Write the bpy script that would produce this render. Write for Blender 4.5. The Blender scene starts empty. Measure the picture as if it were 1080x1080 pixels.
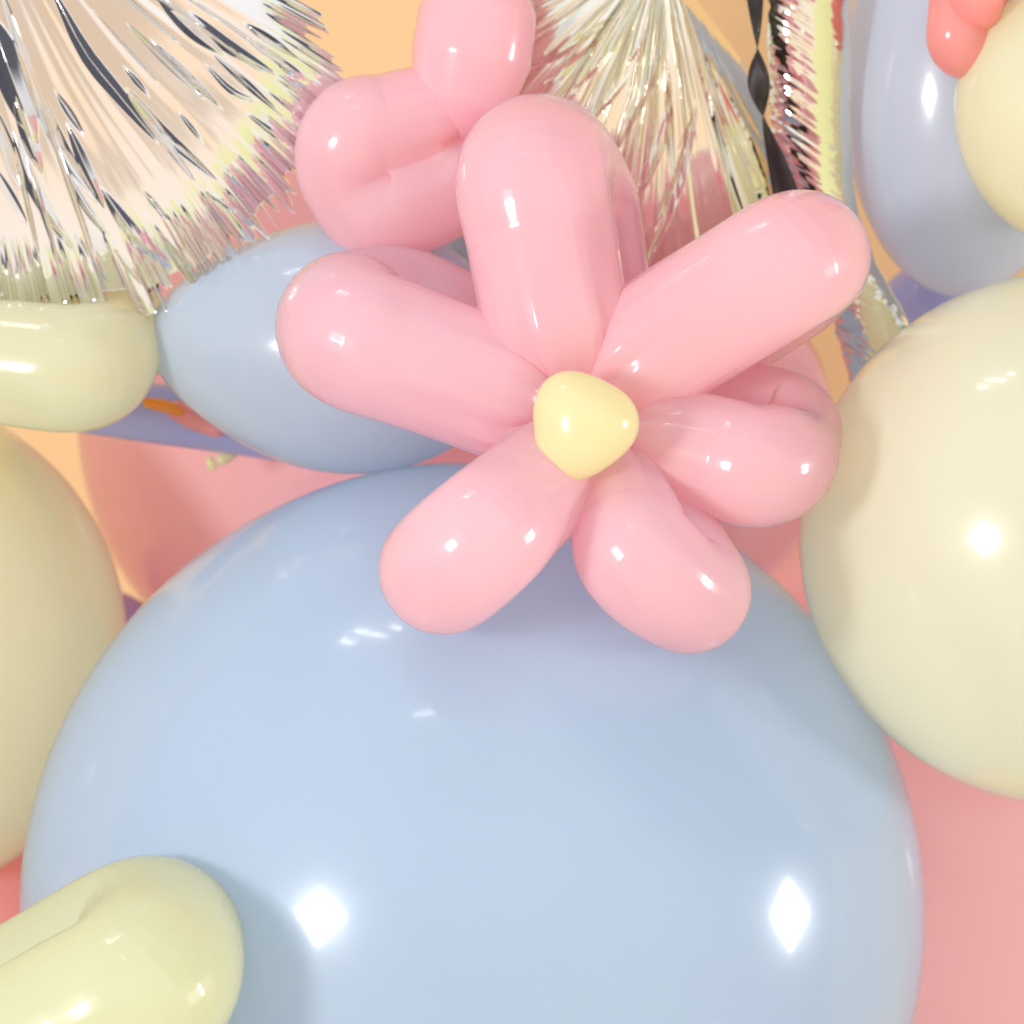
import bpy, bmesh, math, random
import numpy as np
from mathutils import Vector, Matrix, noise

random.seed(7); rng = np.random.default_rng(11)
sc = bpy.context.scene
COL = sc.collection

# ------------------------------------------------------------------ scale
U = 1.0 / 3000.0          # metres per photograph pixel at depth 0 (balloon wall plane)
D = 6000.0                # camera distance from that plane in the same unit

def S(d): return (D - d) / D
def P(x, y, d):
    s = S(d) * U
    return Vector(((x - 540) * s, -d * U, (540 - y) * s))
def R(r, d): return r * U * S(d)

# ------------------------------------------------------------------ helpers
def tag(o, label, cat, group=None):
    o['label'] = label; o['category'] = cat
    if group: o['group'] = group
    return o

def empty(name, loc, label, cat, group=None):
    o = bpy.data.objects.new(name, None); COL.objects.link(o)
    o.location = loc; o.empty_display_size = 0.02
    return tag(o, label, cat, group)

def link(name, verts, faces, mat, parent=None, smooth=True):
    """verts in world space; origin moved to the middle of the mesh (or kept under the parent)"""
    vs = np.asarray(verts, dtype=float)
    c = vs.mean(axis=0)
    me = bpy.data.meshes.new(name)
    me.from_pydata([tuple(v) for v in (vs - c)], [], faces)
    me.update()
    if smooth: me.polygons.foreach_set('use_smooth', [True] * len(me.polygons))
    o = bpy.data.objects.new(name, me); COL.objects.link(o)
    if mat: me.materials.append(mat)
    o.location = Vector(c)
    if parent is not None:
        o.parent = parent
        o.location = Vector(c) - parent.location
    return o

def bake(o, voxel, smooth_it=5):
    """outer skin of a self-overlapping tube, as one closed surface"""
    m = o.modifiers.new('skin', 'REMESH'); m.mode = 'VOXEL'; m.voxel_size = voxel; m.use_smooth_shade = True
    s = o.modifiers.new('relax', 'SMOOTH'); s.factor = 0.5; s.iterations = smooth_it
    dg = bpy.context.evaluated_depsgraph_get(); dg.update()
    me = bpy.data.meshes.new_from_object(o.evaluated_get(dg))
    old = o.data; mats = list(old.materials)
    o.modifiers.clear(); o.data = me; me.name = old.name
    bpy.data.meshes.remove(old)
    me.materials.clear()
    for k in mats: me.materials.append(k)
    me.polygons.foreach_set('use_smooth', [True] * len(me.polygons)); me.update()
    return o

def catmull(pts, n):
    pts = [np.array(p, float) for p in pts]
    p = [2 * pts[0] - pts[1]] + pts + [2 * pts[-1] - pts[-2]]
    out = []
    segs = len(pts) - 1
    for i in range(n):
        t = i / (n - 1) * segs
        k = min(int(t), segs - 1); f = t - k
        a, b, c, d = p[k], p[k + 1], p[k + 2], p[k + 3]
        out.append(0.5 * ((2 * b) + (-a + c) * f + (2 * a - 5 * b + 4 * c - d) * f * f + (-a + 3 * b - 3 * c + d) * f ** 3))
    return np.array(out)

def sweep(path, radii, ring=40):
    path = np.asarray(path, float)
    n = len(path)
    tang = np.gradient(path, axis=0)
    tang /= np.linalg.norm(tang, axis=1)[:, None] + 1e-12
    ref = np.array([0.0, 0.0, 1.0]) if abs(tang[0][2]) < 0.9 else np.array([1.0, 0, 0])
    u = np.cross(tang[0], ref); u /= np.linalg.norm(u)
    verts, faces = [], []
    for i in range(n):
        u = u - tang[i] * np.dot(u, tang[i]); u /= np.linalg.norm(u)
        v = np.cross(tang[i], u)
        for k in range(ring):
            a = 2 * math.pi * k / ring
            verts.append(path[i] + radii[i] * (math.cos(a) * u + math.sin(a) * v))
    for i in range(n - 1):
        for k in range(ring):
            k2 = (k + 1) % ring
            faces.append((i * ring + k, i * ring + k2, (i + 1) * ring + k2, (i + 1) * ring + k))
    verts.append(path[0] - tang[0] * radii[0] * .5); verts.append(path[-1] + tang[-1] * radii[-1] * .5)
    a0, a1 = len(verts) - 2, len(verts) - 1
    for k in range(ring):
        k2 = (k + 1) % ring
        faces.append((a0, k2, k)); faces.append((a1, (n - 1) * ring + k, (n - 1) * ring + k2))
    return verts, faces

# ------------------------------------------------------------------ materials
def mat_new(name):
    m = bpy.data.materials.new(name); m.use_nodes = True
    m.node_tree.nodes.clear()
    return m, m.node_tree.nodes, m.node_tree.links

def latex(name, base, glow=None, trans=0.60, rough=0.085, ior=1.52, halo=0.55):
    """thin blown latex: diffuse skin that lets some light through, under a glossy surface"""
    m, N, L = mat_new(name)
    out = N.new('ShaderNodeOutputMaterial')
    tc = N.new('ShaderNodeTexCoord')
    nz = N.new('ShaderNodeTexNoise'); nz.inputs['Scale'].default_value = 18; nz.inputs['Detail'].default_value = 4
    L.new(tc.outputs['Object'], nz.inputs['Vector'])
    ramp = N.new('ShaderNodeMapRange'); ramp.inputs['To Min'].default_value = 0.93; ramp.inputs['To Max'].default_value = 1.05
    L.new(nz.outputs['Fac'], ramp.inputs['Value'])
    mul = N.new('ShaderNodeVectorMath'); mul.operation = 'SCALE'
    mul.inputs[0].default_value = base
    L.new(ramp.outputs[0], mul.inputs['Scale'])
    fine = N.new('ShaderNodeTexNoise'); fine.inputs['Scale'].default_value = 55; fine.inputs['Detail'].default_value = 3
    L.new(tc.outputs['Object'], fine.inputs['Vector'])
    bump = N.new('ShaderNodeBump'); bump.inputs['Strength'].default_value = 0.03; bump.inputs['Distance'].default_value = 0.002
    L.new(fine.outputs['Fac'], bump.inputs['Height'])
    di = N.new('ShaderNodeBsdfDiffuse'); L.new(mul.outputs[0], di.inputs['Color'])
    tr = N.new('ShaderNodeBsdfTranslucent'); tr.inputs['Color'].default_value = (*(glow or base), 1)
    body = N.new('ShaderNodeMixShader'); body.inputs[0].default_value = trans
    L.new(di.outputs[0], body.inputs[1]); L.new(tr.outputs[0], body.inputs[2])
    g1 = N.new('ShaderNodeBsdfGlossy'); g1.inputs['Roughness'].default_value = rough
    g2 = N.new('ShaderNodeBsdfGlossy'); g2.inputs['Roughness'].default_value = 0.22
    for g in (g1, g2): L.new(bump.outputs[0], g.inputs['Normal'])
    g = N.new('ShaderNodeMixShader'); g.inputs[0].default_value = halo
    L.new(g1.outputs[0], g.inputs[1]); L.new(g2.outputs[0], g.inputs[2])
    fr = N.new('ShaderNodeFresnel'); fr.inputs['IOR'].default_value = ior
    geo = N.new('ShaderNodeNewGeometry')
    inv = N.new('ShaderNodeMath'); inv.operation = 'SUBTRACT'; inv.inputs[0].default_value = 1.0
    L.new(geo.outputs['Backfacing'], inv.inputs[1])
    fm = N.new('ShaderNodeMath'); fm.operation = 'MULTIPLY'
    L.new(fr.outputs[0], fm.inputs[0]); L.new(inv.outputs[0], fm.inputs[1])
    mx = N.new('ShaderNodeMixShader')
    L.new(fm.outputs[0], mx.inputs[0]); L.new(body.outputs[0], mx.inputs[1]); L.new(g.outputs[0], mx.inputs[2])
    L.new(mx.outputs[0], out.inputs['Surface'])
    return m

def foil(name, col=(0.81, 0.80, 0.79), rough=0.05):
    m, N, L = mat_new(name)
    out = N.new('ShaderNodeOutputMaterial'); b = N.new('ShaderNodeBsdfPrincipled')
    b.inputs['Base Color'].default_value = (*col, 1); b.inputs['Metallic'].default_value = 1
    tc = N.new('ShaderNodeTexCoord')
    nz = N.new('ShaderNodeTexNoise'); nz.inputs['Scale'].default_value = 220; nz.inputs['Detail'].default_value = 3
    L.new(tc.outputs['Object'], nz.inputs['Vector'])
    mr = N.new('ShaderNodeMapRange'); mr.inputs['To Min'].default_value = rough * .6; mr.inputs['To Max'].default_value = rough * 1.8
    L.new(nz.outputs['Fac'], mr.inputs['Value']); L.new(mr.outputs[0], b.inputs['Roughness'])
    L.new(b.outputs[0], out.inputs['Surface'])
    return m

def matte(name, col, var=0.06, scale=6):
    m, N, L = mat_new(name)
    out = N.new('ShaderNodeOutputMaterial'); b = N.new('ShaderNodeBsdfPrincipled')
    b.inputs['Roughness'].default_value = 0.8
    tc = N.new('ShaderNodeTexCoord')
    nz = N.new('ShaderNodeTexNoise'); nz.inputs['Scale'].default_value = scale; nz.inputs['Detail'].default_value = 6
    L.new(tc.outputs['Object'], nz.inputs['Vector'])
    mr = N.new('ShaderNodeMapRange'); mr.inputs['To Min'].default_value = 1 - var; mr.inputs['To Max'].default_value = 1 + var
    L.new(nz.outputs['Fac'], mr.inputs['Value'])
    mul = N.new('ShaderNodeVectorMath'); mul.operation = 'SCALE'; mul.inputs[0].default_value = col
    L.new(mr.outputs[0], mul.inputs['Scale']); L.new(mul.outputs[0], b.inputs['Base Color'])
    L.new(b.outputs[0], out.inputs['Surface'])
    return m

M = {
    'blue':  latex('pale_blue_latex', (0.58, 0.72, 0.885), (0.64, 0.78, 0.95)),
    'powder': latex('powder_blue_latex', (0.65, 0.77, 0.89), (0.73, 0.84, 0.95)),
    'mist':  latex('misty_blue_latex', (0.66, 0.76, 0.90), (0.70, 0.78, 0.94)),
    'peri':  latex('periwinkle_latex', (0.56, 0.59, 0.84), (0.56, 0.60, 0.88)),
    'lilac': latex('lilac_latex', (0.62, 0.50, 0.76), (0.62, 0.50, 0.80)),
    'pink':  latex('pastel_pink_latex', (0.95, 0.72, 0.78), (0.99, 0.67, 0.73)),
    'rose':  latex('rose_pink_latex', (0.95, 0.69, 0.74), (0.99, 0.65, 0.70)),
    'coral': latex('coral_latex', (0.95, 0.52, 0.50), (0.98, 0.50, 0.47)),
    'cream': latex('cream_latex', (0.82, 0.84, 0.72), (0.92, 0.92, 0.77)),
    'ivory': latex('buttery_latex', (0.84, 0.85, 0.67), (0.93, 0.92, 0.70)),
    'lemon': latex('pale_lemon_latex', (0.80, 0.81, 0.63), (0.89, 0.89, 0.63)),
    'yolk':  latex('soft_yellow_latex', (0.89, 0.91, 0.64), (0.97, 0.94, 0.60)),
    'amber': latex('amber_latex', (0.95, 0.50, 0.08), (0.97, 0.50, 0.06)),
    'foil':  foil('silver_foil'),
    'mirror_tint': foil('mirror_tint_foil', (0.80, 0.78, 0.69), 0.05),  # silver foil with mirrored warm surroundings tinted into its colour
    'dark':  foil('black_strip', (0.08, 0.075, 0.075), 0.5),
    'wall':  matte('peach_backdrop_paper', (0.74, 0.49, 0.25)),
}

# ------------------------------------------------------------------ balloons
def ellipsoid(name, x, y, d, rx, ry, rz, mat, label, cat='balloon', group=None, tilt=0.0, yaw=0.0, nozzle=0.0, ndir=(0, 1, 0),
              parent=None, seg=112, rings=72, lobes=0.0, lobe_at=0.0):
    """a blown round balloon, slightly drawn out towards its nozzle; tilt turns it in the picture plane (degrees, + = clockwise)"""
    c = P(x, y, d); k = U * S(d)
    nd = Vector(ndir).normalized()
    rot = Matrix.Rotation(math.radians(tilt), 3, 'Y') @ Matrix.Rotation(math.radians(yaw), 3, 'Z')
    verts, faces = [], []
    for i in range(rings + 1):
        th = math.pi * i / rings
        for j in range(seg):
            ph = 2 * math.pi * j / seg
            v = Vector((math.sin(th) * math.cos(ph), math.sin(th) * math.sin(ph), math.cos(th)))
            f = 1.0
            if lobes:
                a = math.atan2(v.z, v.x); f *= 1 + lobes * math.cos(3 * (a - lobe_at)) * (v.x ** 2 + v.z ** 2)
            t = max(0.0, v.dot(nd)); f *= 1 + nozzle * t ** 6
            w = rot @ Vector((v.x * rx * f, v.y * rz * f, v.z * ry * f))
            verts.append(c + w * k)
            if i in (0, rings): break
    idx = lambda i, j: 0 if i == 0 else (1 + (i - 1) * seg + j % seg if i < rings else 1 + (rings - 1) * seg)
    for i in range(rings):
        for j in range(seg):
            q = [idx(i, j), idx(i + 1, j), idx(i + 1, j + 1), idx(i, j + 1)]
            q = list(dict.fromkeys(q))
            faces.append(tuple(q))
    o = link(name, verts, faces, mat, parent)
    if parent is None: tag(o, label, cat, group)
    return o

def folded(name, root, mid, tip, r0, r1, w, mat, parent=None, ring=44, bend=0.36, back=.95, pinch=.16):
    """one petal: a long balloon twisted at the root, going out to the tip, folding over and coming back beside itself.
    root / mid / tip are (x, y, depth) of the front lobe's axis; w = (dx, dy, depth) from the front lobe to the returning one"""
    A, B, C = P(*root), P(*mid), P(*tip)
    k = U * S(tip[2])
    W = Vector((w[0], -w[2], -w[1])) * k
    out_dir = (C - B).normalized()
    Wp = W - out_dir * W.dot(out_dir)
    apex = C + Wp * .5 + out_dir * (Wp.length * .5 * bend)
    ctrl = [A, A.lerp(B, .5), B, B.lerp(C, .55), C, apex, C + Wp, C.lerp(A, .3) + Wp, C.lerp(A, .6) + Wp * .9, C.lerp(A, .85) + Wp * .6, A + Wp * .3]
    path = catmull(ctrl, 111)
    n = len(path)
    rr = []
    seg = np.linalg.norm(np.diff(path, axis=0), axis=1); s = np.concatenate([[0], np.cumsum(seg)]); half = s[-1] / 2
    R0, R1 = r0 * k, r1 * k
    for i in range(n):
        t = min(s[i], s[-1] - s[i])                     # distance from the nearer twist
        f = min(1.0, t / half)
        rad = R0 + (R1 - R0) * (f * f * (3 - 2 * f))
        neck = R0 * .95                                # the balloon swells out of its twist like a round end
        if t < neck: rad *= math.sqrt(max(0.0, 1 - (1 - t / neck) ** 2)) * 0.93 + 0.07
        rad *= 1 - pinch * math.exp(-((s[i] - half) / (.34 * Wp.length)) ** 2)      # the fold at the tip is squeezed
        if s[i] > half: rad *= 1 + (back - 1) * min(1.0, (s[i] - half) / (.35 * half))
        rr.append(rad)
    v, f = sweep(path, rr, ring)
    sd = int(abs(tip[0]) * 7 + abs(tip[1])) % 97
    for q in range(n):
        t = min(s[q], s[-1] - s[q]); e = math.exp(-t / (.55 * R0))
        if e < .02: continue
        for h in range(ring):
            a = 2 * math.pi * h / ring; p = v[q * ring + h]
            v[q * ring + h] = path[q] + (p - path[q]) * (1 + e * (.10 * math.sin(9 * a + sd) + .07 * math.sin(14 * a + 2.1 * sd)))
    o = link(name, v, f, mat, parent)
    return bake(o, (1.7 if r1 < 90 else 2.0) * k, 7)

# ---- backdrop
wy = 1250 * U
def backdrop():
    # paper hung behind the balloons
    xs = np.linspace(-2.2, 2.2, 45)
    prof = [(wy, 1.6), (wy, 0.8), (wy, 0.2), (wy, -0.4), (wy, -0.7)]
    v = [(x, y, z) for (y, z) in prof for x in xs]
    n = len(xs); f = [(i * n + j, i * n + j + 1, (i + 1) * n + j + 1, (i + 1) * n + j) for i in range(len(prof) - 1) for j in range(n - 1)]
    o = link('backdrop', v, f, M['wall'])
    o['kind'] = 'structure'
backdrop()

# ---- round balloons
ellipsoid('round_balloon', 498, 966, 0, 477, 479, 470, M['blue'], 'huge pale blue balloon below the pink flower, filling the lower middle')
ellipsoid('round_balloon', 1128, 568, 100, 285, 281, 280, M['cream'], 'large cream balloon at the right touching the flower petal, with its dark petal shadow')
ellipsoid('round_balloon', -138, 682, -200, 272, 272, 268, M['ivory'], 'big buttery cream balloon cut by the left edge beside the huge blue one')
ellipsoid('oval_balloon', 368, 366, -10, 176, 134, 138, M['powder'], 'medium pale blue oval balloon behind the upper left petal of the flower', tilt=2, nozzle=.20, ndir=(-1, 0, .05))
ellipsoid('round_balloon', 390, 440, -570, 308, 308, 300, M['rose'], 'rose pink balloon far behind, in the gap between blue oval and huge blue balloon')
ellipsoid('round_balloon', 714, 456, -250, 166, 184, 150, M['rose'], 'salmon pink balloon right behind the petals, below the silver foil')
ellipsoid('round_balloon', 1000, 870, -620, 335, 335, 320, M['pink'], 'large pink balloon behind the cream one in the lower right corner')
ellipsoid('round_balloon', -60, 1010, -330, 190, 185, 180, M['coral'], 'coral balloon peeking out at the left edge above the lemon folded balloon')
ellipsoid('round_balloon', 98, 714, -440, 93, 95, 90, M['lilac'], 'small lilac balloon in the sliver between buttery and huge blue balloons')
ellipsoid('oval_balloon', 1022, 78, -110, 133, 236, 130, M['mist'], 'tall misty blue balloon at upper right beside the silver foil', tilt=3)
ellipsoid('oval_balloon', 1135, 122, 40, 128, 142, 120, M['ivory'], 'buttery balloon in the upper right corner over the misty blue one', tilt=-14)
ellipsoid('round_balloon', 985, 345, -240, 66, 70, 62, M['peri'], 'small periwinkle balloon wedged under the misty blue balloon')

# ---- long periwinkle balloon behind the blue oval
def capsule(name, pts, rads, mat, label=None, cat=None, group=None, parent=None, n=70, ring=40):
    path = catmull([P(*p) for p in pts], n)
    k = U * S(pts[len(pts) // 2][2])
    seg = np.linalg.norm(np.diff(path, axis=0), axis=1); s = np.concatenate([[0], np.cumsum(seg)])
    rr = np.interp(s / s[-1], np.linspace(0, 1, len(rads)), rads) * k
    # rounded ends
    for i in range(n):
        for t, r in ((s[i], rads[0] * k), (s[-1] - s[i], rads[-1] * k)):
            if t < r: rr[i] *= math.sqrt(max(0.0004, 1 - (1 - t / r) ** 2))
    v, f = sweep(path, rr, ring)
    o = link(name, v, f, mat, parent)
    if parent is None: tag(o, label, cat, group)
    return o
capsule('long_balloon', [(40, 420, -170), (200, 441, -170), (330, 461, -170), (440, 476, -170)], [30, 32, 31, 28], M['peri'],
        'slim periwinkle balloon in shade under the blue oval', 'balloon')
capsule('small_balloon', [(176, 428, -120), (206, 442, -120), (236, 456, -120)], [9, 12, 9], M['coral'],
        'tiny coral balloon squeezed between buttery balloon tip and blue oval', 'balloon')
capsule('small_balloon', [(150, 424, -100), (172, 428, -98), (194, 436, -100)], [5, 7, 4], M['amber'],
        'tiny amber balloon end at the buttery balloon tip', 'balloon')

# ---- tied nozzle in front of the rose balloon
def nozzle():
    t = empty('balloon_nozzle', P(232, 488, -180), 'tiny tied yellow balloon neck hanging below the slim periwinkle balloon', 'balloon neck')
    capsule('neck', [(258, 466, -196), (242, 480, -184), (228, 487, -178)], [7, 6, 7], M['yolk'], parent=t, n=24, ring=20)
    capsule('rolled_rim', [(220, 481, -176), (222, 489, -173), (227, 496, -176)], [3.5, 4.5, 3.5], M['yolk'], parent=t, n=20, ring=16)
nozzle()

# ---- the flower
FG = None
def flower():
    t = empty('balloon_flower', P(614, 447, 300), 'big pastel pink balloon flower with a soft yellow centre, in front of everything', 'balloon flower')
    pk = M['pink']
    #            root            mid               tip              r0  r1   w
    specs = [
        ((606, 410, 290), (584, 322, 285), (561, 192, 262), 77, 83, (33, 0, -150), .04),     # up
        ((626, 418, 285), (704, 356, 290), (830, 278, 290), 72, 74, (4, 9, -142), .08),      # up right
        ((652, 454, 285), (722, 474, 300), (800, 492, 318), 63, 66, (8, -47, -122), .30),    # right
        ((630, 485, 300), (655, 540, 345), (673, 586, 395), 58, 68, (36, -18, -120), .06),   # down right
        ((592, 480, 300), (560, 518, 380), (511, 564, 465), 60, 71, (2, -6, -128), 0.0),     # down left
        ((586, 434, 285), (500, 401, 280), (374, 355, 258), 71, 79, (13, -38, -148), .12),   # up left
    ]
    for s in specs:
        folded('petal', s[0], s[1], s[2], s[3], s[4], s[5], pk, t, pinch=s[6])
    ellipsoid('flower_center', 614, 448, 408, 56, 57, 50, M['yolk'], None, parent=t, lobes=0.08, lobe_at=math.radians(5), seg=80, rings=56)
    ellipsoid('twist_bubble', 650, 482, 300, 26, 24, 24, M['yolk'], None, parent=t, seg=48, rings=32)
flower()

# ---- the second flower, half hidden behind the first one's top petal
def flower_behind():
    t = empty('balloon_flower', P(474, 140, 60), 'pink balloon flower half hidden behind the top petal, beside the silver foil', 'balloon flower')
    folded('petal', (500, 116, 60), (440, 124, 70), (376, 142, 80), 52, 60, (6, 78, -20), M['pink'], t, back=1.06, bend=0.6, pinch=.2)
    capsule('petal', [(476, 152, 60), (484, 112, 70), (496, 64, 74), (503, 20, 72), (508, -34, 64)], [30, 54, 64, 62, 46], M['pink'], parent=t)
    capsule('petal', [(484, 142, 20), (510, 80, 4), (530, 10, 0), (540, -60, -10)], [20, 30, 32, 30], M['rose'], parent=t)  # added petal, standing in for pink reflected in the foil
    ellipsoid('flower_center', 467, 146, 96, 8, 10, 10, M['amber'], None, parent=t, seg=48, rings=32)
flower_behind()

# ---- coral flower tips, upper right
def flower_coral():
    t = empty('balloon_flower', P(1020, -70, 60), 'coral balloon flower whose petal tips hang in at the top right', 'balloon flower')
    folded('petal', (1014, -90, 60), (1010, -20, 66), (1010, 42, 70), 26, 34, (24, -12, -52), M['coral'], t)
    folded('petal', (1030, -90, 80), (1032, -50, 92), (1030, -4, 96), 24, 30, (10, 0, -48), M['coral'], t)
flower_coral()

# ---- folded long balloons
o = folded('folded_balloon', (-330, 362, -20), (-100, 374, 20), (80, 388, 50), 58, 69, (2, -44, -104), M['ivory'])
tag(o, 'buttery folded balloon end below the silver foil at the left edge', 'balloon')
o = folded('folded_balloon', (-190, 1218, 470), (0, 1126, 500), (142, 1048, 520), 90, 98, (-14, -34, -150), M['lemon'], pinch=.05, bend=.3)
tag(o, 'pale lemon folded balloon lying across the huge blue one at lower left', 'balloon')

# ------------------------------------------------------------------ silver foil
def fbm1(x, seed, octaves=3):
    r = np.zeros_like(x); a = 1.0
    for o in range(octaves):
        g = np.random.default_rng(seed * 31 + o).random(4096) * 2 - 1
        t = x * (2 ** o); i = np.floor(t).astype(int); f = t - i; f = f * f * (3 - 2 * f)
        r += a * (g[i % 4096] * (1 - f) + g[(i + 1) % 4096] * f); a *= .5
    return r

def smooth(x, a, b):
    t = np.clip((x - a) / (b - a), 0, 1); return t * t * (3 - 2 * t)

def grid_faces(ni, nj, off=0, wrap=False, flip=False):
    f = []
    for i in range(ni - 1):
        for j in range(nj if wrap else nj - 1):
            j2 = (j + 1) % nj
            q = (off + i * nj + j, off + i * nj + j2, off + (i + 1) * nj + j2, off + (i + 1) * nj + j)
            f.append(q[::-1] if flip else q)
    return f

def foil_fan(name, fx, fy, d, th0, th1, Rfun, H, label, seed, wr, group=None, closed=False, na=1100, nr=110, tilt=(0, 0), seam=12, dense=26, r_in=0.02, mat='foil',
             soft=.5, fringe=.12, creases=60, crease_range=(-100, 0), crease_w=1.0, crease_len=1.0, folds=(), fold_h=.75, crease_r=(.62, 1.02), teeth=0.0, pw=2.2, ex=.62):
    """puffed foil sheet whose creases fan out from (fx, fy): polar grid, angles in degrees (y up)"""
    c = P(fx, fy, d); k = U * S(d)
    th = np.radians(np.linspace(th0, th1, na, endpoint=not closed)); u = np.linspace(r_in, 1, nr)
    T, Q = np.meshgrid(th, u)
    Rt = Rfun(np.degrees(th))
    jag = 0.012 * fbm1(np.degrees(th) * .55 + 300, seed + 5, 3) - teeth * np.clip(np.abs(fbm1(np.degrees(th) * .9 + 700, seed + 9, 2)) * 1.3 - .15, 0, 1)
    Rr = Q * Rt[None, :] * (1 + jag[None, :] * smooth(Q, .80, 1.0))
    Rt = Rt * (1 + jag)
    v = np.linspace(0, 1, na)[None, :] * np.ones_like(Q)
    edge = np.ones_like(Q) if closed else np.clip(4 * v * (1 - v) * 2.2, 0, 1) ** .6
    base = H * (1 - Q ** pw) ** ex * edge
    deg = np.degrees(T)
    warp = 1.2 * fbm1(Q * 2.0 + 11, seed + 1, 2)
    a = deg + warp
    w1 = fbm1(a * dense / 90 + 100 + 0 * Q, seed + 2, 2)
    w3 = fbm1(a * dense / 14 + 500, seed + 4, 2)
    X0 = np.cos(T) * Rr; Z0 = np.sin(T) * Rr
    z = base + wr * (soft * w1 * smooth(Q, .15, .75) + fringe * w3 * smooth(Q, .72, .97) * (1 - smooth(Q, .97, 1.0) * .6)) * (edge ** .5)
    # single creases: long lens-shaped folds, each with its own place, length and steepness
    g = np.random.default_rng(seed + 77)
    lo, hi = crease_range
    for kk in range(creases):
        ca = g.uniform(lo, hi); r1c = min(.985, g.uniform(*crease_r)); r0c = max(.04, r1c - g.uniform(.16, .55) * crease_len)
        wd = g.uniform(.35, 1.15) * crease_w; amp = wr * g.uniform(.25, .9) * g.choice([1, 1, -1]); bow = g.uniform(-2.5, 2.5)
        x = np.clip((Q - r0c) / (r1c - r0c), 0, 1)
        ww = wd * np.sin(np.pi * x ** .8) ** .8 + 1e-4
        dlt = np.abs(deg - ca - bow * (Q - .8)) / ww
        z = z + amp * np.clip(1 - dlt, 0, 1) * np.sin(np.pi * x ** .8) ** .8 * (edge ** .5)
    px, py = fx + X0, fy - Z0
    for kk, (line, wd) in enumerate(folds):
        ln = np.array(line, float); best = np.full(Q.shape, 1e9); par = np.zeros(Q.shape)
        if len(ln) > 2: ln = catmull(list(ln), 9)
        m = len(ln) - 1
        for q in range(m):
            ax, ay = ln[q]; ex, ey = ln[q + 1] - ln[q]; L2 = ex * ex + ey * ey
            tq = np.clip(((px - ax) * ex + (py - ay) * ey) / L2, 0, 1)
            dq = np.hypot(px - ax - tq * ex, py - ay - tq * ey)
            closer = dq < best; best = np.where(closer, dq, best); par = np.where(closer, (q + tq) / m, par)
        ww = wd * np.sin(np.pi * np.clip(par, 0.001, .999)) ** .7 + .3
        z = z + (1 if kk % 4 else -1) * fold_h * ww * np.clip(1 - best / ww, 0, 1) * edge
    zb = -base * .8 - 2
    X = np.cos(T) * Rr; Z = np.sin(T) * Rr
    # tilt the sheet slightly: depth falls off along x / z
    zf = z + X * tilt[0] + Z * tilt[1]; zk = zb + X * tilt[0] + Z * tilt[1]
    front = np.stack([c.x + X * k, c.y - zf * k, c.z + Z * k], -1).reshape(-1, 3)
    rear = np.stack([c.x + X * k, c.y - zk * k, c.z + Z * k], -1)[::3].reshape(-1, 3)
    t = empty(name, c, label, 'foil balloon', group)
    link('front_skin', front, grid_faces(nr, na, wrap=closed), M[mat], t)
    link('rear_skin', rear, grid_faces(len(u[::3]), na, wrap=closed, flip=True), M[mat], t)
    # welded seam: a narrow flat tab round the rim, crimped by the creases
    q = np.array([0.985, 1.0, 1.0 + seam * .5 / 400, 1.0 + seam / 400])
    Q2 = q[:, None] * np.ones((1, na)); rr = Q2 * Rt[None, :]
    zz = (wr * .12 * w1[-1])[None, :] * (q[:, None] - .98) * 18 + (np.cos(th) * Rt * tilt[0] + np.sin(th) * Rt * tilt[1])[None, :]
    X2 = np.cos(th)[None, :] * rr; Z2 = np.sin(th)[None, :] * rr
    tab = np.stack([c.x + X2 * k, c.y - zz * k, c.z + Z2 * k], -1).reshape(-1, 3)
    link('seam', tab, grid_faces(4, na, wrap=closed), M[mat], t)
    return t

# upper left foil disc
FOLDS_1 = [
    ([(3, -12), (42, 105), (70, 165), (102, 211)], 8), ([(56, -12), (91, 56), (127, 102), (167, 151)], 8),
    ([(164, -6), (200, 32), (238, 62)], 7), ([(202, 16), (239, 49), (290, 79)], 7), ([(137, 97), (169, 137), (230, 192)], 6),
    ([(72, 132), (91, 176), (111, 220)], 6), ([(106, 197), (141, 246), (179, 280)], 8), ([(16, 141), (35, 197), (76, 262)], 7),
    ([(-4, 115), (14, 169), (25, 200)], 7), ([(169, 244), (197, 274), (220, 296)], 5), ([(290, 65), (322, 84)], 5),
    ([(218, 70), (246, 98), (274, 109)], 3.5), ([(60, 98), (90, 144)], 4), ([(134, 74), (158, 102)], 3), ([(234, 179), (267, 204)], 3),
    ([(70, 179), (91, 218), (116, 250)], 4), ([(-4, 179), (28, 235)], 4), ([(211, 197), (253, 225)], 3), ([(18, 109), (46, 183)], 8),
    ([(-6, 20), (14, 80), (40, 150)], 17), ([(150, 200), (176, 232)], 3), ([(120, 262), (150, 300)], 3), ([(260, 120), (300, 150)], 3),
    ([(84, 250), (112, 296)], 3), ([(250, 230), (285, 250)], 3), ([(190, 120), (214, 150)], 2.5)]
FOLDS_2 = [
    ([(634, 45), (604, 72), (574, 92)], 6), ([(672, 6), (640, 60), (602, 100)], 6), ([(697, 58), (675, 107), (644, 168)], 6),
    ([(708, 108), (691, 164), (664, 222)], 6), ([(733, 115), (712, 193), (681, 284)], 8), ([(684, 35), (660, 72)], 4),
    ([(700, 228), (684, 266)], 4), ([(663, 84), (622, 130)], 4), ([(742, 60), (748, 130)], 4),
    ([(650, 20), (590, 60), (550, 74)], 5), ([(720, 150), (700, 220)], 4), ([(612, 96), (570, 128)], 4)]
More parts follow.
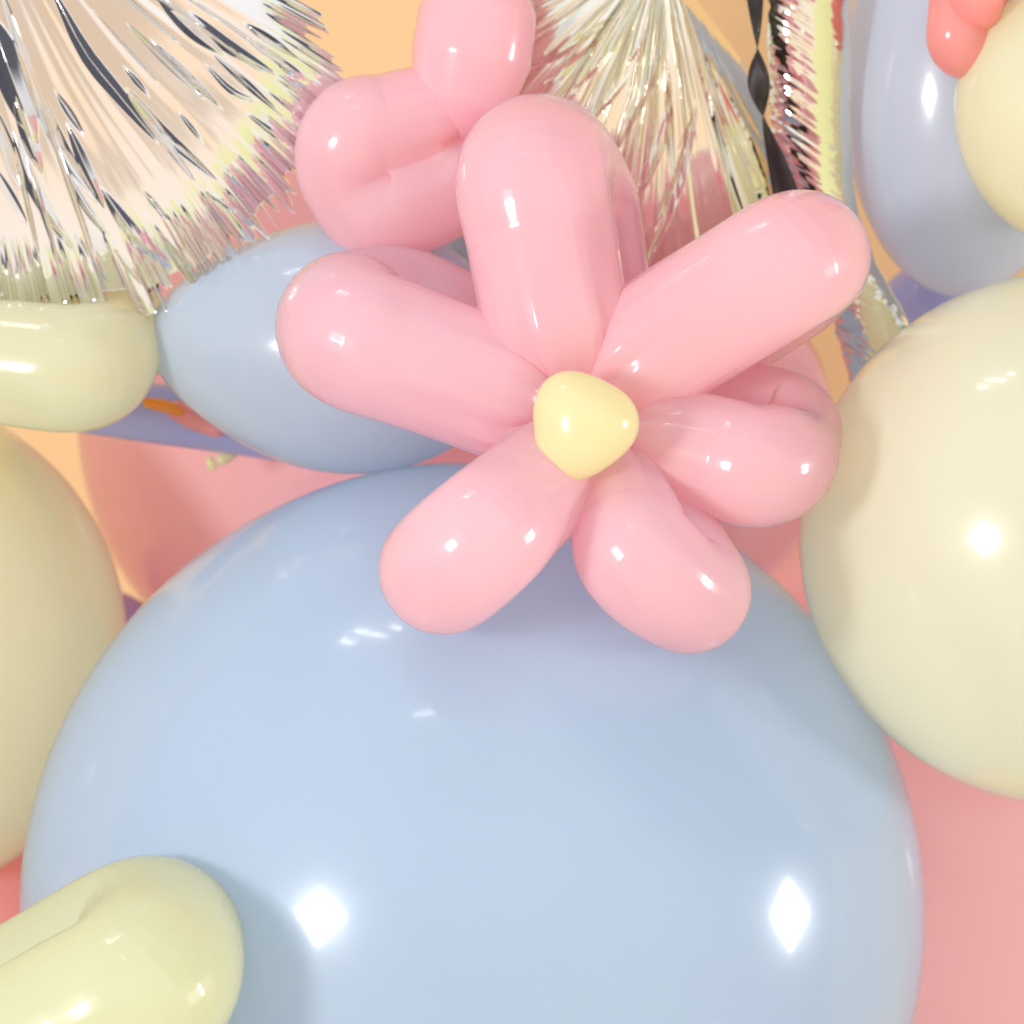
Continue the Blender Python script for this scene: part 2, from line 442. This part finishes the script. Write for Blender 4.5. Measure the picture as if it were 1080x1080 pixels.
foil_fan('foil_balloon', -60, -175, 70, -125, 20, lambda g: np.interp(g, [-125, -90, -76, -68, -60, -51, -43, -37, -31.7, -24, -10, 20], [500, 505, 520, 545, 552, 552, 538, 514, 494, 425, 365, 300]), 46,
         'round silver foil balloon with fanning creases in the upper left corner', 3, 13, na=1700, nr=160, tilt=(.05, .10),
         creases=26, crease_range=(-100, -15), soft=.07, fringe=.022, seam=.8, teeth=.06, pw=5.0, ex=1.0, crease_w=.6, crease_len=.7, folds=FOLDS_1)

# middle foil
def R2(g):
    ks = np.array([-212, -190, -165, -150, -135, -126, -112, -90, -75, -66, -60, -52])
    rs = np.array([150, 170, 215, 262, 335, 405, 430, 430, 380, 300, 235, 120])
    return np.interp(g, ks, rs)
foil_fan('foil_balloon', 697, -55, -60, -210, -54, R2, 62,
         'silver foil balloon with creases fanning down between the two upper petals', 8, 10, na=1500, nr=160, dense=40, mat='mirror_tint',
         creases=100, crease_range=(-180, -70), crease_r=(.25, .66), soft=.12, fringe=.012, crease_w=.9, crease_len=1.4, seam=2, tilt=(-.03, .02), folds=FOLDS_2, fold_h=.6)

# right foil: long narrow cushion with crosswise creases
def foil_long():
    d = -30; k = U * S(d)
    ys = np.array([-140, -60, 60, 130, 190, 250, 300, 345, 395, 430])
    lx = np.array([812, 810, 809, 812, 822, 845, 868, 886, 897, 915])
    rx = np.array([884, 893, 895, 896, 900, 914, 940, 968, 975, 925])
    n, m = 620, 90
    s = np.linspace(0, 1, n); y = -140 + 570 * s
    l = np.interp(y, ys, lx); r = np.interp(y, ys, rx)
    l = np.convolve(np.pad(l, 30, 'edge'), np.ones(61) / 61, 'valid'); r = np.convolve(np.pad(r, 30, 'edge'), np.ones(61) / 61, 'valid')
    r = r + 1.2 * fbm1(y * .05 + 50, 21, 2); l = l + 1.5 * fbm1(y * .10 + 90, 22, 2)
    t = np.linspace(-1, 1, m)
    T, Y = np.meshgrid(t, y); Lm = l[:, None]; Rm = r[:, None]
    X = Lm + (Rm - Lm) * (T * .5 + .5)
    endf = np.clip(np.minimum(s, 1 - s) * 9, 0, 1)[:, None] ** .5
    base = 20 * (1 - np.abs(T) ** 2.3) ** .95 * endf
    ph = Y * .8 - (T + 1) * 24                      # creases slope down to the right
    w = 0.8 * fbm1(ph * .07 + 100, 31, 2) + 0.7 * (1 - np.abs(fbm1(ph * .13 + 300, 32, 2)) * 1.4) + .35 * fbm1(ph * .3 + 700, 33, 2)
    env = (.18 + .82 * (1 - smooth(T, -.5, .45))) * (1 - smooth(np.abs(T), .9, 1.0) * .8)
    z = base + 1.5 * (.25 + .75 * np.clip(.5 + .9 * fbm1(ph * .02 + 40, 44, 2), 0, 1)) * w * env * endf
    z = z + (120 - Y) * .28
    Yw = Y + 5 * w * (T * .5 + .5) * 0
    c = P(852, 120, d)
    W = lambda x, yy, zz: np.stack([(x - 540) * k, -(d + zz) * U, (540 - yy) * k], -1)
    tt = empty('foil_balloon', c, 'narrow silver foil balloon with short crosswise creases beside the misty blue balloon', 'foil balloon')
    link('front_skin', W(X, Yw, z).reshape(-1, 3), grid_faces(n, m, flip=True), M['mirror_tint'], tt)
    link('rear_skin', W(X, Y, (-base * .8 - 1 + (120 - Y) * .28))[::3].reshape(-1, 3), grid_faces(len(y[::3]), m), M['mirror_tint'], tt)
    tabs = []
    saw = 3.2 * np.abs(((y / 5.0) % 1) - .5)
    for side, e in ((1, r),):
        x = np.stack([e - 1, e + .4, e + .8 + saw * smooth(y, 240, 300)], 1); zz = np.stack([0 * y, 0 * y - .4, 0 * y - 1.0], 1) + ((120 - y) * .28)[:, None]
        link('seam', W(x, np.repeat(y[:, None], 3, 1), zz).reshape(-1, 3), grid_faces(n, 3, flip=True), M['mirror_tint'], tt)
foil_long()

# dark twisted strip filling the gap between the two foils
def strip():
    n, m = 260, 7
    s = np.linspace(0, 1, n)
    path = catmull([P(792, -60, 0), P(797, 20, 8), P(799, 72, 12), P(804, 118, 10), P(818, 165, 14), P(832, 215, 10), P(842, 260, 0)], n)
    ang = np.interp(np.linspace(-60, 260, n), [-60, 25, 107, 150, 260], [0.0, math.pi * .5 + .0, math.pi * 1.5, math.pi * 1.75, math.pi * 2.15])
    half = 11.5 * U * S(0) * (1 + .35 * smooth(s, .6, .9))
    pts = []
    for i in range(n):
        for j in range(m):
            q = (j / (m - 1) * 2 - 1) * half[i]
            pts.append(path[i] + np.array([math.cos(ang[i]) * q, math.sin(ang[i]) * q + .0006 * math.sin(j * 1.1), 0]))
    o = link('twisted_strip', pts, grid_faces(n, m), M['dark'])
    sol = o.modifiers.new('film', 'SOLIDIFY'); sol.thickness = 0.0003
    tag(o, 'black shiny twisted strip hanging between the two right foil balloons', 'strip')
strip()

# ------------------------------------------------------------------ light
def softbox(name, direction, dist, size, power, col=(1, 1, 1), spin=45):
    l = bpy.data.lights.new(name, 'AREA'); l.shape = 'SQUARE'; l.size = size; l.energy = power; l.color = col
    o = bpy.data.objects.new(name, l); COL.objects.link(o)
    aim = P(520, 700, 100)
    v = Vector((direction[0], -direction[2], direction[1])).normalized()
    o.location = aim + v * dist
    q = (-v).to_track_quat('-Z', 'Y')
    o.rotation_mode = 'QUATERNION'
    o.rotation_quaternion = q @ Matrix.Rotation(math.radians(spin), 3, 'Z').to_quaternion()
    return o
softbox('left_softbox', (-0.60, 0.02, 0.80), 3.0, 0.50, 42)
softbox('right_softbox', (0.995, -0.02, 0.10), 3.0, 0.50, 32)

for q, (dx, ln, pw) in enumerate(((-.34, .34, 1.3), (-.43, .16, .7), (-.25, .12, .5), (-.17, .30, .8))):
    o = softbox('ceiling_tube', (dx, .91, .16) if q < 3 else (dx, .79, .60), 2.6, ln, pw, spin=20)
    o.data.shape = 'RECTANGLE'; o.data.size = ln; o.data.size_y = .045
w = bpy.data.worlds.new('World'); sc.world = w; w.use_nodes = True
N, L = w.node_tree.nodes, w.node_tree.links
bg = N['Background']
tc = N.new('ShaderNodeTexCoord')
sep = N.new('ShaderNodeSeparateXYZ'); L.new(tc.outputs['Generated'], sep.inputs[0])
ramp = N.new('ShaderNodeValToRGB')
cr = ramp.color_ramp
cr.elements[0].position = 0.0; cr.elements[0].color = (0.93, 0.88, 0.82, 1)
cr.elements[1].position = 1.0; cr.elements[1].color = (1.0, 1.0, 1.0, 1)
e = cr.elements.new(.20); e.color = (0.95, 0.86, 0.78, 1)
e = cr.elements.new(.43); e.color = (0.92, 0.70, 0.51, 1)  # peach band added to the world so the foil mirrors it
e = cr.elements.new(.52); e.color = (0.86, 0.86, 0.87, 1)
mr = N.new('ShaderNodeMapRange'); mr.inputs['From Min'].default_value = -1; mr.inputs['From Max'].default_value = 1
L.new(sep.outputs['Z'], mr.inputs['Value']); L.new(mr.outputs[0], ramp.inputs['Fac'])
nz = N.new('ShaderNodeTexNoise'); nz.inputs['Scale'].default_value = 2.3; nz.inputs['Detail'].default_value = 2
L.new(tc.outputs['Generated'], nz.inputs['Vector'])
dk = N.new('ShaderNodeMapRange'); dk.inputs['From Min'].default_value = .33; dk.inputs['From Max'].default_value = .40
dk.inputs['To Min'].default_value = 0.74; dk.inputs['To Max'].default_value = 1.0
L.new(nz.outputs['Fac'], dk.inputs['Value'])
mul = N.new('ShaderNodeVectorMath'); mul.operation = 'SCALE'
nrm = N.new('ShaderNodeVectorMath'); nrm.operation = 'DOT_PRODUCT'      # yellow patch added to the world, low right, for the foil rim to mirror
nrm.inputs[1].default_value = Vector((.49, -.70, -.50)).normalized(); L.new(tc.outputs['Generated'], nrm.inputs[0])
ym = N.new('ShaderNodeMapRange'); ym.inputs['From Min'].default_value = .89; ym.inputs['From Max'].default_value = .94
L.new(nrm.outputs['Value'], ym.inputs['Value'])
mixc = N.new('ShaderNodeMix'); mixc.data_type = 'RGBA'
L.new(ym.outputs[0], mixc.inputs[0]); L.new(ramp.outputs['Color'], mixc.inputs[6]); mixc.inputs[7].default_value = (.84, .82, .44, 1)
last = mixc.outputs[2]
for dv in ((.72, -.12, .68), (-.75, -.12, -.62)):                  # dark patches added up right and down left, mirrored by the foil folds
    n2 = N.new('ShaderNodeVectorMath'); n2.operation = 'DOT_PRODUCT'; n2.inputs[1].default_value = Vector(dv).normalized()
    L.new(tc.outputs['Generated'], n2.inputs[0])
    m2 = N.new('ShaderNodeMapRange'); m2.inputs['From Min'].default_value = .80; m2.inputs['From Max'].default_value = .87
    L.new(n2.outputs['Value'], m2.inputs['Value'])
    x2 = N.new('ShaderNodeMix'); x2.data_type = 'RGBA'; L.new(m2.outputs[0], x2.inputs[0]); L.new(last, x2.inputs[6])
    x2.inputs[7].default_value = (.13, .13, .16, 1); last = x2.outputs[2]
L.new(last, mul.inputs[0]); fr = N.new('ShaderNodeMapRange')                                    # world brightened towards the front, added as fill for the gaps
fr.inputs['From Min'].default_value = 0.2; fr.inputs['From Max'].default_value = -1.0
fr.inputs['To Min'].default_value = 0.68; fr.inputs['To Max'].default_value = 1.25
L.new(sep.outputs['Y'], fr.inputs['Value'])
fm = N.new('ShaderNodeMath'); fm.operation = 'MULTIPLY'; L.new(fr.outputs[0], fm.inputs[0]); L.new(dk.outputs[0], fm.inputs[1])
L.new(fm.outputs[0], mul.inputs['Scale'])
L.new(mul.outputs[0], bg.inputs['Color']); bg.inputs['Strength'].default_value = 0.90

# ------------------------------------------------------------------ camera
cam = bpy.data.cameras.new('camera'); co = bpy.data.objects.new('camera', cam); COL.objects.link(co)
co.location = (0, -D * U, 0); co.rotation_euler = (math.radians(90), 0, 0)
cam.sensor_width = 36; cam.lens = 36 * D / 1080; cam.clip_end = 50; cam.clip_start = 0.05
cam.dof.use_dof = True; cam.dof.focus_distance = (D - 330) * U; cam.dof.aperture_fstop = 11
sc.camera = co

sc.view_settings.view_transform = 'Standard'; sc.view_settings.look = 'None'
sc.view_settings.exposure = 0.28; sc.view_settings.gamma = 1; sc.view_settings.use_curve_mapping = False
cy = sc.cycles
cy.use_denoising = True
cy.max_bounces = 14; cy.diffuse_bounces = 12; cy.glossy_bounces = 6; cy.transmission_bounces = 8
cy.sample_clamp_indirect = 6
